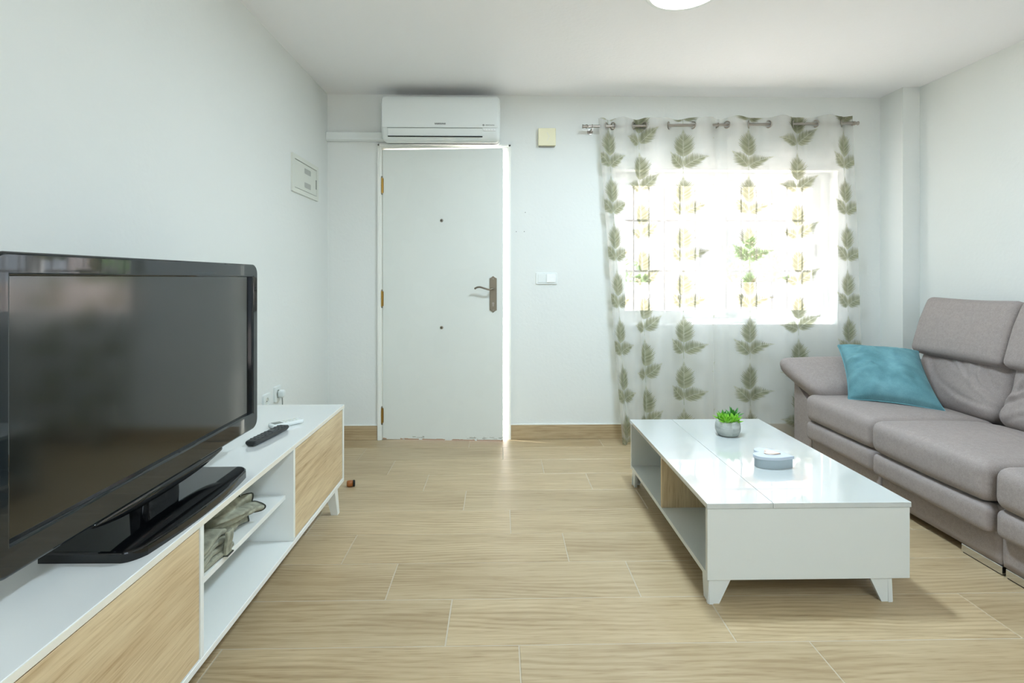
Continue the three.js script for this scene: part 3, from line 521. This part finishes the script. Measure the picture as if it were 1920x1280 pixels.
{ // television
  const dc = 1.472, xf = -0.868, t = thing('television', 'large black flat-screen television on the white cabinet', 'television', [-0.89, CT, -dc]);
  const W = 1.036, yb = 0.598, yt = 1.172, hw = W / 2, r = 0.034, s = new THREE.Shape();
  s.moveTo(-hw + r, yb); s.lineTo(hw - r, yb);
  s.absarc(hw - r, yb + r, r, -Math.PI / 2, 0); s.lineTo(hw, yt - r); s.absarc(hw - r, yt - r, r, 0, Math.PI / 2); s.lineTo(-hw + r, yt); s.absarc(-hw + r, yt - r, r, Math.PI / 2, Math.PI); s.lineTo(-hw, yb + r); s.absarc(-hw + r, yb + r, r, Math.PI, 1.5 * Math.PI);
  const a = 0.996 - dc, b = 1.952 - dc, h = new THREE.Path(); h.moveTo(a, 0.656); h.lineTo(a, 1.128); h.lineTo(b, 1.128); h.lineTo(b, 0.656); h.closePath(); s.holes.push(h);
  const toWall = (g, x) => g.rotateY(Math.PI / 2).translate(x, 0, -dc);
  const bz = part(t, 'bezel', toWall(extrude(s, 0.028, 0.006, 4, 20), xf - 0.028), M.bezel_black);
  part(t, 'screen', toWall(new THREE.BoxGeometry(b - a + 0.01, 0.482, 0.004).translate((a + b) / 2, 0.892, 0), xf - 0.008), M.screen_glass);
  const bk = softBox(0.075, 0.5, 0.96, { r: 0.03, step: 0.04, fn: (v) => { if (v.x < 0) { v.y *= 0.86; v.z *= 0.88; } } }).translate(xf - 0.062, 0.885, -dc); part(t, 'rear_shell', bk, M.dark_plastic);
  const lg = lettering('PHILIPS', 0.0135, 0.0006); part(bz, 'lettering', toWall(lg.translate(0.02, 0.6075, 0), xf + 0.0002), M.logo_silver, 'silver maker lettering');
  part(t, 'lower_lip', toWall(softBox(0.56, 0.034, 0.03, { r: 0.012, step: 0.012, fn: (v) => { const k = Math.pow(Math.abs(v.x) / 0.28, 3); v.y = v.y * (1 - 0.75 * k) + 0.012 * k; } }).translate(0, 0.584, 0), xf - 0.010), M.piano_black);
  // stand: neck and chamfered glossy foot plate
  part(t, 'neck', softBox(0.045, 0.10, 0.15, { r: 0.012, step: 0.012, fn: (v) => { v.z *= 1 - v.y * 1.2; } }).translate(xf - 0.035, CT + 0.055, -dc), M.piano_black);
  const f = new THREE.Shape(); const fx = (x) => x - xf;   // outline in (d, x)
  f.moveTo(-0.27, fx(-0.985)); f.lineTo(0.27, fx(-0.985)); f.lineTo(0.272, fx(-0.81)); f.quadraticCurveTo(0.268, fx(-0.788), 0.235, fx(-0.775)); f.quadraticCurveTo(0, fx(-0.742), -0.235, fx(-0.775)); f.quadraticCurveTo(-0.268, fx(-0.788), -0.272, fx(-0.81)); f.closePath();
  const fg = extrude(f, 0.018, 0.005, 3, 20);              // (d, x, up) -> world
  fg.applyMatrix4(new THREE.Matrix4().set(0, 1, 0, xf, 0, 0, 1, CT + 0.0006, 1, 0, 0, -dc, 0, 0, 0, 1)); part(t, 'foot_plate', fg, M.piano_black);
}
{ // black remote control
  const t = thing('remote_control', 'long black remote control lying on the cabinet beside the television', 'remote control', [-0.885, CT, -2.135]); t.rotation.y = -0.15; t.updateMatrixWorld();
  local(t, 'case', softBox(0.052, 0.019, 0.235, { r: 0.008, step: 0.006, fn: (v) => { v.x *= 1 - 0.18 * Math.pow(Math.abs(v.z) / 0.1175, 3); if (v.y < 0) v.x *= 0.8; } }).translate(0, 0.0105, 0), M.dark_plastic);
  for (let r = 0; r < 9; r++) for (let c = -1; c <= 1; c++) if (r !== 3 || c === 0) local(t, 'button', new RoundedBoxGeometry(r === 3 ? 0.024 : 0.0085, 0.003, r === 3 ? 0.024 : 0.0065, 2, 0.0014).translate(c * 0.0145, 0.0205, -0.094 + r * 0.0225), M.button_grey);
}
{ // white remote control of the air conditioner
  const t = thing('remote_control', 'small white remote control with grey display behind the black one', 'remote control', [-0.885, CT, -2.31]); t.rotation.y = -0.72; t.updateMatrixWorld();
  local(t, 'case', softBox(0.046, 0.017, 0.135, { r: 0.0065, step: 0.006 }).translate(0, 0.009, 0), M.white_plastic);
  local(t, 'display', new RoundedBoxGeometry(0.034, 0.002, 0.036, 2, 0.0008).translate(0, 0.0175, 0.038), M.grey_plastic, 'grey display');
  for (let r = 0; r < 4; r++) for (let c = -1; c <= 1; c += 2) local(t, 'button', new RoundedBoxGeometry(0.012, 0.002, 0.007, 2, 0.0008).translate(c * 0.009, 0.0178, 0.004 - r * 0.015), M.panel_plastic);
}
{
  const a = thing('folded_cloth', 'folded grey cloth at the near side of the cabinet niche shelf', 'cloth', [-0.85, 0.334, -1.55]);
  for (let k = 0; k < 4; k++) part(a, 'fold', softBox(0.135 - 0.006 * k, 0.0165, 0.20 - 0.012 * k, { r: 0.0078, step: 0.006, fn: (v) => { const e = 0.006 * (fbm(v.x * 20 + k * 3, v.z * 20, 15 + k, 2) - 0.5) * (k ? 1.6 : 0.3); v.y += e + 0.002 * k * Math.sin(v.z * 40 + k); v.x += 0.012 * (fbm(v.z * 14, k * 5, 33, 2) - 0.5); v.z += 0.014 * (fbm(v.x * 16, k * 5, 37, 2) - 0.5); } }).translate(-0.852, 0.3432 + k * 0.0158, -1.55), M.grey_cloth);
  const s = part(a, 'strap', softBox(0.012, 0.07, 0.034, { r: 0.005, step: 0.005, fn: (v) => { v.x += Math.sin(v.y * 70) * 0.003; } }).translate(-0.776, 0.372, -1.60), M.grey_cloth, 'stitched strap');
  part(s, 'edging', box(-0.784, -0.769, 0.337, 0.341, 1.583, 1.618, 0.001), M.dark_piping);
  // a bunched cloth lying on its side, its flared hem towards the far end
  const b = thing('crumpled_cloth', 'crumpled grey-green cloth with flared edge on the niche shelf', 'cloth', [-0.86, 0.334, -1.73]);
  const N = 96, J = 30, pos = [], uv = [], idx = [], rim = [];
  const at = (j, i) => { const t = j / J, th = i / N * Math.PI * 2, R = lerp(0.026, 0.058, t) + 0.012 * Math.sin(t * 5), fl = 1 + (0.10 + 0.22 * t) * Math.sin(th * 5 + t * 2.2) + 0.10 * Math.sin(th * 11 - t * 3) * (1 - t * 0.4);
    const y = 0.334 + Math.max(0.004, lerp(0.058, 0.05, t) + Math.sin(th) * R * fl * 0.85 + 0.006 * (fbm(t * 8, i * 0.2, 44, 2) - 0.5)), x = -0.872 + t * 0.035 + Math.cos(th) * R * fl * 1.1, d = 1.655 + t * 0.165 + 0.014 * Math.sin(th * 3 + 1) * t; return [x, y, -d]; };
  for (let j = 0; j <= J; j++) for (let i = 0; i <= N; i++) { const p = at(j, i % N); pos.push(...p); uv.push(i / N * 0.4, j / J * 0.2); if (j === J && i < N) rim.push(new THREE.Vector3(...p)); }
  for (let j = 0; j < J; j++) for (let i = 0; i < N; i++) { const q = j * (N + 1) + i, w = q + N + 1; idx.push(q, w, q + 1, w, w + 1, q + 1); }
  const c0 = pos.length / 3; pos.push(-0.872, 0.39, -1.652); uv.push(0, 0); for (let i = 0; i < N; i++) idx.push(c0, i, i + 1);
  const c1 = pos.length / 3; pos.push(-0.845, 0.375, -1.775); uv.push(0, 0); for (let i = 0; i < N; i++) idx.push(c1, J * (N + 1) + i + 1, J * (N + 1) + i);
  const g = new THREE.BufferGeometry(); g.setAttribute('position', new THREE.Float32BufferAttribute(pos, 3)); g.setAttribute('uv', new THREE.Float32BufferAttribute(uv, 2)); g.setIndex(idx); g.computeVertexNormals();
  part(b, 'fabric', g, M.grey_cloth); part(b, 'hem', new THREE.TubeGeometry(new THREE.CatmullRomCurve3(rim, true), 192, 0.0022, 6, true), M.dark_piping, 'dark hem');
}
{ // door stop lying on the floor
  const t = thing('door_stop', 'small brown wooden door stop with black rubber end on the floor', 'door stop', [-0.80, 0, -3.01]); t.rotation.y = 0.25; t.updateMatrixWorld();
  local(t, 'knob', new THREE.LatheGeometry([[0, -0.028], [0.012, -0.028], [0.0165, -0.024], [0.0175, -0.014], [0.0165, 0.004], [0, 0.004]].map(([a, b]) => new THREE.Vector2(a, b)), 24).rotateZ(-Math.PI / 2).translate(0, 0.0176, 0), M.varnished_wood);
  local(t, 'rubber_end', new THREE.LatheGeometry([[0, 0.004], [0.0168, 0.004], [0.017, 0.012], [0.014, 0.016], [0, 0.016]].map(([a, b]) => new THREE.Vector2(a, b)), 24).rotateZ(-Math.PI / 2).translate(0, 0.0176, 0), M.black_rubber);
}

// ------------------------------------------------------------ coffee table with pot and heart box
const TT = 0.35;
{
  const t = thing('coffee_table', 'white lacquered coffee table with open side and oak divider', 'coffee table', [1.066, 0, -2.455]);
  const x0 = 0.712, x1 = 1.419, d0 = 1.893, d1 = 3.02, b0 = 0.085, tb = TT - 0.018;
  part(t, 'fixed_top', box(x0 - 0.003, 0.9389, tb, TT, d0 - 0.004, d1 + 0.004, 0.0015), M.table_gloss);
  part(t, 'lift_top', box(0.9401, x1 + 0.003, tb, TT, d0 - 0.004, d1 + 0.004, 0.0015), M.table_gloss);
  for (const [a, b] of [[d0, d0 + 0.018], [d1 - 0.018, d1]]) part(t, 'end_panel', box(x0, x1, b0, tb - 0.0015, a, b, 0.001), M.table_lacquer);
  part(t, 'bottom_panel', box(x0 + 0.002, x1 - 0.002, b0 + 0.002, b0 + 0.02, d0 + 0.018, d1 - 0.018, 0.001), M.table_lacquer);
  part(t, 'side_panel', box(x1 - 0.018, x1 - 0.001, b0 + 0.02, tb - 0.0015, d0 + 0.018, d1 - 0.018, 0.001), M.table_lacquer);
  part(t, 'inner_panel', box(0.945, 0.961, b0 + 0.02, tb - 0.0015, d0 + 0.018, d1 - 0.018, 0.001), M.table_lacquer);
  const dv = uvMetres(box(x0 + 0.004, 0.945, b0 + 0.02, tb - 0.0015, 2.447, 2.463, 0.001), 'y'); part(t, 'divider', dv, M.oak_foil, 'oak-effect divider');
  const legBoard = (w0, w1, h, th) => extrude(new THREE.Shape([new THREE.Vector2(0, h), new THREE.Vector2(-0.004, 0), new THREE.Vector2(w1, 0), new THREE.Vector2(w0, h)]), th, 0);
  for (const [cx, sx] of [[x0 + 0.008, 1], [x1 - 0.058, -1]]) for (const [d, sd] of [[d0 + 0.008, 1], [d1 - 0.008, -1]]) {
    const A = legBoard(0.078, 0.036, b0 + 0.002, 0.014), B = legBoard(0.064, 0.05, b0 + 0.002, 0.014); B.rotateY(-Math.PI / 2); B.scale(1, 1, 1);
    A.translate(0, 0, -0.014); B.scale(-1, 1, -1); B.translate(0, 0, 0);
    const g = merged([A, B]); g.scale(sx, 1, sd); if (sx * sd < 0) { const p = g.attributes.position.array, nn = g.attributes.normal.array; for (let i = 0; i < p.length; i += 9) for (let k = 0; k < 3; k++) { let q = p[i + 3 + k]; p[i + 3 + k] = p[i + 6 + k]; p[i + 6 + k] = q; q = nn[i + 3 + k]; nn[i + 3 + k] = nn[i + 6 + k]; nn[i + 6 + k] = q; } }
    g.deleteAttribute('normal'); g.computeVertexNormals(); g.translate(cx, 0, -d); part(t, 'leg', g, M.table_lacquer);
  }
}
{ // succulent in a concrete pot
  const pc = [1.122, TT, -2.715], t = thing('succulent_plant', 'small bright green succulent in a rough grey concrete pot', 'plant', pc);
  const pg = new THREE.LatheGeometry([[0, 0.0006], [0.042, 0.0006], [0.050, 0.006], [0.059, 0.028], [0.060, 0.045], [0.056, 0.064], [0.051, 0.074], [0.047, 0.076], [0.044, 0.072], [0.045, 0.06], [0, 0.06]].map(([a, b]) => new THREE.Vector2(a, b)), 48);
  { const p = pg.attributes.position; for (let i = 0; i < p.count; i++) { const x = p.getX(i), y = p.getY(i), z = p.getZ(i), k = 1 + noise3(x * 60, y * 40, z * 60, 4) * 0.06; p.setXYZ(i, x * k, y + 0.003 * Math.sin(Math.atan2(z, x) * 2 + 1) * smooth(0.03, 0.07, y), z * k); } pg.computeVertexNormals(); }
  local(t, 'pot', pg, M.concrete);
  local(t, 'soil', new THREE.CylinderGeometry(0.044, 0.044, 0.006, 32).translate(0, 0.064, 0), M.soil);
  const lf = new THREE.SphereGeometry(1, 10, 8); { const p = lf.attributes.position; for (let i = 0; i < p.count; i++) { const y = p.getY(i) * 0.5 + 0.5, w = Math.sin(Math.PI * Math.pow(y, 0.75)) * 0.9 + 0.14 * (1 - y); const r = Math.hypot(p.getX(i), p.getZ(i)) || 1; p.setXYZ(i, p.getX(i) / r * w * 0.0095 * Math.min(1, r * 2), y * 0.046, p.getZ(i) / r * w * 0.0042 * Math.min(1, r * 2) + y * y * 0.004); } lf.computeVertexNormals(); }
  for (let k = 0; k < 9; k++) {                            // rosettes crowding the pot
    const a = k * 2.4 + 0.3, R = k === 0 ? 0 : 0.016 + 0.022 * Math.sqrt(k / 9), cx = Math.cos(a) * R, cz = Math.sin(a) * R, tall = k === 5 ? 0.017 : 0.006 * rnd();
    const nL = 11;
    for (let i = 0; i < nL; i++) { const g = lf.clone(), az = i * 2.399 + k, tilt = 0.18 + 1.05 * (i / nL); g.scale(1, k === 5 ? 1.3 : 1.08, 1); g.rotateX(tilt); g.rotateY(az); g.translate(cx, 0.064 + tall, cz); local(t, 'leaf', g, (k === 5 || k === 7) ? M.succulent_dark : M.succulent_leaf); }
  }
}
{ // heart-shaped box
  const heart = (k) => { const s = new THREE.Shape(); s.moveTo(0.085 * k, 0); s.bezierCurveTo(0.05 * k, 0.028 * k, 0.03 * k, 0.068 * k, -0.03 * k, 0.068 * k); s.bezierCurveTo(-0.072 * k, 0.068 * k, -0.082 * k, 0.018 * k, -0.046 * k, 0); s.bezierCurveTo(-0.082 * k, -0.018 * k, -0.072 * k, -0.068 * k, -0.03 * k, -0.068 * k); s.bezierCurveTo(0.03 * k, -0.068 * k, 0.05 * k, -0.028 * k, 0.085 * k, 0); return s; };
  const t = thing('heart_box', 'grey-blue heart-shaped box with silver heart on its lid', 'box', [1.122, TT, -2.275]); t.rotation.y = -0.48; t.updateMatrixWorld();
  const up = (g, y) => { g.rotateX(-Math.PI / 2); g.translate(0, y, 0); return g; };
  local(t, 'base', up(extrude(heart(0.93), 0.037, 0.001, 1, 24), 0.0006), M.box_blue_grey);
  const lid = local(t, 'lid', up(extrude(heart(1), 0.009, 0.002, 2, 24), 0.038), M.box_lid);
  local(lid, 'silver_heart', up(extrude(heart(0.42), 0.004, 0.003, 4, 20), 0.047), M.silver, 'polished silver heart');
}

// ------------------------------------------------------------ sofa and cushion
{
  const t = thing('sofa', 'long grey fabric sofa with adjustable headrests along the right wall', 'sofa', [2.32, 0, -2.36]);
  const F = M.sofa_fabric, mods = [[2.722, 3.33, 0], [2.062, 2.716, -0.012], [1.43, 2.048, 0.002]];
  const wob = (v, s, a, f = 7) => { const n = noise3(v.x * f, v.y * f, v.z * f, s); v.x += n * a; v.y += n * a * 0.7; v.z += n * a * 0.4; };
  for (const [i, [d0, d1, out]] of mods.entries()) {
    const dc = (d0 + d1) / 2, L = d1 - d0, last = i === 2;
    part(t, 'base', softBox(0.86, 0.225, last ? L + 0.012 : i === 1 ? L + 0.004 : L + 0.004, { r: 0.012, step: 0.03 }).translate(2.32, 0.1475, -(i === 1 ? dc - 0.004 : dc)), F);
    const seat = part(t, 'seat_cushion', softBox(0.66, 0.148, L - 0.004, { r: 0.042, puff: [0.008, 0.014, 0.006], step: 0.014, fn: (v) => {
      wob(v, 40 + i, 0.008, 4); const k = clamp(v.x / 0.33, -1, 1); if (v.y > 0) v.y += 0.006 * (1 - k) * 0.5 - 0.02 * smooth(0.4, 1, k);
      if (i === 1 && v.y > 0) { const a = v.x - 0.13, b = v.z + 0.02; const e = Math.exp(-(a * a / 0.006 + b * b / 0.03)); v.y -= e * (0.007 + 0.004 * Math.sin(a * 140 + b * 30)); }
    } }).translate(2.175 + out, 0.342, -dc), F);
    part(t, 'front_lip', softBox(0.075, 0.108, L - 0.006, { r: 0.026, puff: [0.006, 0, 0], step: 0.014, fn: (v) => wob(v, 60 + i, 0.003, 5) }).translate(1.888 + out, 0.2085, -dc), F);
    // lower back cushion with pulled creases, leaning back
    const rot = new THREE.Matrix4().makeRotationZ(-0.40);
    const bk = softBox(0.20, 0.36, L - 0.006, { r: 0.06, puff: [0.03, 0.01, 0.004], step: 0.008, fn: (v, q) => {
      wob(v, 70 + i * 3, 0.012, 5);
      if (v.x < 0) {                                         // creases: [z, y, direction, half length, half width, depth]
        for (const [cz, cy, an, hl, hw, dp] of [[0.20, 0.03, 2.2, 0.10, 0.016, 0.016], [0.14, 0.05, 1.9, 0.10, 0.014, 0.012], [0.24, -0.05, 2.7, 0.08, 0.012, 0.013], [0.05, 0.07, 2.35, 0.09, 0.012, 0.009], [-0.05, 0.09, 2.5, 0.10, 0.012, 0.008], [-0.16, 0.05, 2.2, 0.12, 0.013, 0.008], [0.10, -0.10, 2.9, 0.14, 0.012, 0.007]]) {
          const a = v.z - cz * (i === 1 ? -1 : 1), b = v.y - cy, an2 = i === 1 ? Math.PI - an : an, al = a * Math.cos(an2) + b * Math.sin(an2), pe = -a * Math.sin(an2) + b * Math.cos(an2) + 0.12 * al * al / hl, f = Math.exp(-((al / hl) ** 2));
          v.x += dp * f * (Math.exp(-((pe / hw) ** 2)) - 0.7 * Math.exp(-(((pe - 1.7 * hw) / (1.2 * hw)) ** 2)));
        }
        const g = Math.exp(-(((q[2] - (i === 1 ? -0.95 : 0.85)) / 0.2) ** 2 + ((q[1] + 0.05) / 0.45) ** 2)); v.x += 0.025 * g;
      }
    } }); bk.applyMatrix4(rot); bk.translate(2.612 + (i === 1 ? -0.012 : 0), 0.540, -dc); part(t, 'back_cushion', bk, F);
    const hd = softBox(0.15, 0.345, L - 0.002, { r: 0.032, puff: [0.026, 0.006, 0.004], step: 0.014, fn: (v, q) => { wob(v, 90 + i * 5, 0.008, 4); if (q[1] > 0.2) v.x *= 1 - 0.2 * (q[1] - 0.2); if (q[1] > 0.85) v.y -= 0.010 * (1 - q[2] * q[2]); } }); hd.applyMatrix4(new THREE.Matrix4().makeRotationZ(-0.30)); hd.translate(2.610, 0.832, -dc); part(t, 'headrest', hd, F);
    part(t, 'back_frame', softBox(0.09, 0.62, L - 0.004, { r: 0.02, step: 0.04 }).translate(2.735, 0.36, -dc), F);
  }
  for (const [far, di, dn] of [[true, 3.332, 3.528], [false, 1.428, 1.232]]) {
    const body = prism(far ? [[di, 0.035], [dn, 0.035], [dn, 0.47], [di, 0.345]] : [[dn, 0.035], [di, 0.035], [di, 0.345], [dn, 0.47]], 0.86).translate(1.89, 0, 0); part(t, 'arm_body', uvMetres(body), F);
    const s = far ? 1 : -1;                                // pillow sloping down onto the seat
    const g = softBox(0.86, 0.125, 0.335, { r: 0.05, puff: [0.02, 0.035, 0.01], step: 0.013, fn: (v, q) => { wob(v, 120, 0.010, 4); if (v.x < 0) v.x += 0.055 * q[2] * s * 1 * clamp(-q[0], 0, 1) + 0.03 * clamp(-q[0], 0, 1) * -q[1]; } });
    g.rotateX(s * 0.52); g.translate(2.285, 0.487, -(di + s * 0.088)); const pl = part(t, 'arm_pillow', g, F);
    part(pl, 'button', new THREE.SphereGeometry(0.011, 12, 8).scale(0.6, 0.6, 1).translate(1.893, 0.43, -(di + s * 0.005)), F);
  }
  for (const [a, b] of [[2.055, 2.24], [1.85, 2.04], [3.30, 3.5], [1.25, 1.43]]) { const f = part(t, 'foot', box(1.893, 1.925, 0.004, 0.036, a, b, 0.003, 2), M.chrome, 'chrome foot'); part(f, 'glide', box(1.896, 1.922, 0.0, 0.005, a + 0.005, b - 0.005, 0.001), M.black_rubber); }
  for (const d of [1.3, 2.4, 3.4]) part(t, 'foot', box(2.66, 2.70, 0, 0.04, d, d + 0.08, 0.003), M.black_rubber);
}
{ // teal cushion leaning in the corner
  const t = thing('throw_cushion', 'teal velvet throw cushion leaning against the sofa arm', 'cushion', [2.18, 0.43, -3.05]);
  const BL = new THREE.Vector3(1.99, 0.432, -3.13), BR = new THREE.Vector3(2.33, 0.425, -2.86), TR = new THREE.Vector3(2.475, 0.692, -3.24), TL = new THREE.Vector3(2.10, 0.708, -3.41);
  const nrm = BR.clone().sub(BL).cross(TL.clone().sub(BL)).normalize(), N = 54, pos = [], uv = [], idx = [];
  for (const side of [1, -1]) for (let j = 0; j <= N; j++) for (let i = 0; i <= N; i++) {
    let u = i / N, v = j / N; const a = 2 * u - 1, b = 2 * v - 1; const pu = a * (1 - 0.075 * (1 - b * b)), pv = b * (1 - 0.075 * (1 - a * a)), uu = (pu + 1) / 2, vv = (pv + 1) / 2;
    const p = BL.clone().lerp(BR, uu).lerp(TL.clone().lerp(TR, uu), vv), edge = Math.pow(Math.max(0, 1 - Math.pow(Math.abs(a), 2.6)), 0.55) * Math.pow(Math.max(0, 1 - Math.pow(Math.abs(b), 2.6)), 0.55);
    const near = Math.max(Math.abs(a), Math.abs(b)), n = fbm(u * 6, v * 6, 55, 3) - 0.5, pull = Math.sin((a * 3 - b * 9) + n * 5) * 0.017 * smooth(-0.1, 0.8, -a) * edge;
    p.addScaledVector(nrm, side * ((side > 0 ? 0.115 : 0.05) * edge + edge * n * 0.03 + (side > 0 ? 0.006 * Math.sin(a * 5 + b * 3 + n * 6) * edge * smooth(0.2, 0.9, Math.abs(a)) : 0) + (side > 0 ? pull : 0) + 0.004 * (near > 0.98 ? 0 : 1)));
    pos.push(p.x, p.y, p.z); uv.push(u, v);
  }
  const n1 = (N + 1) * (N + 1); for (let s = 0; s < 2; s++) for (let j = 0; j < N; j++) for (let i = 0; i < N; i++) { const a = s * n1 + j * (N + 1) + i, b = a + N + 1; if (!s) idx.push(a, a + 1, b, a + 1, b + 1, b); else idx.push(a, b, a + 1, a + 1, b, b + 1); }
  const g = new THREE.BufferGeometry(); g.setAttribute('position', new THREE.Float32BufferAttribute(pos, 3)); g.setAttribute('uv', new THREE.Float32BufferAttribute(uv, 2)); g.setIndex(idx); g.computeVertexNormals();
  part(t, 'cover', g, M.teal_velvet);
  const pts = []; for (let k = 0; k < 4; k++) for (let i = 0; i < 14; i++) { const s = i / 14, e = [[-1 + 2 * s, -1], [1, -1 + 2 * s], [1 - 2 * s, 1], [-1, 1 - 2 * s]][k], a = e[0], b = e[1], uu = (a * (1 - 0.075 * (1 - b * b)) + 1) / 2, vv = (b * (1 - 0.075 * (1 - a * a)) + 1) / 2; pts.push(BL.clone().lerp(BR, uu).lerp(TL.clone().lerp(TR, uu), vv)); }
  part(t, 'seam', new THREE.TubeGeometry(new THREE.CatmullRomCurve3(pts, true), 160, 0.0035, 6, true), M.teal_velvet);
}

renderer.render(scene, camera);
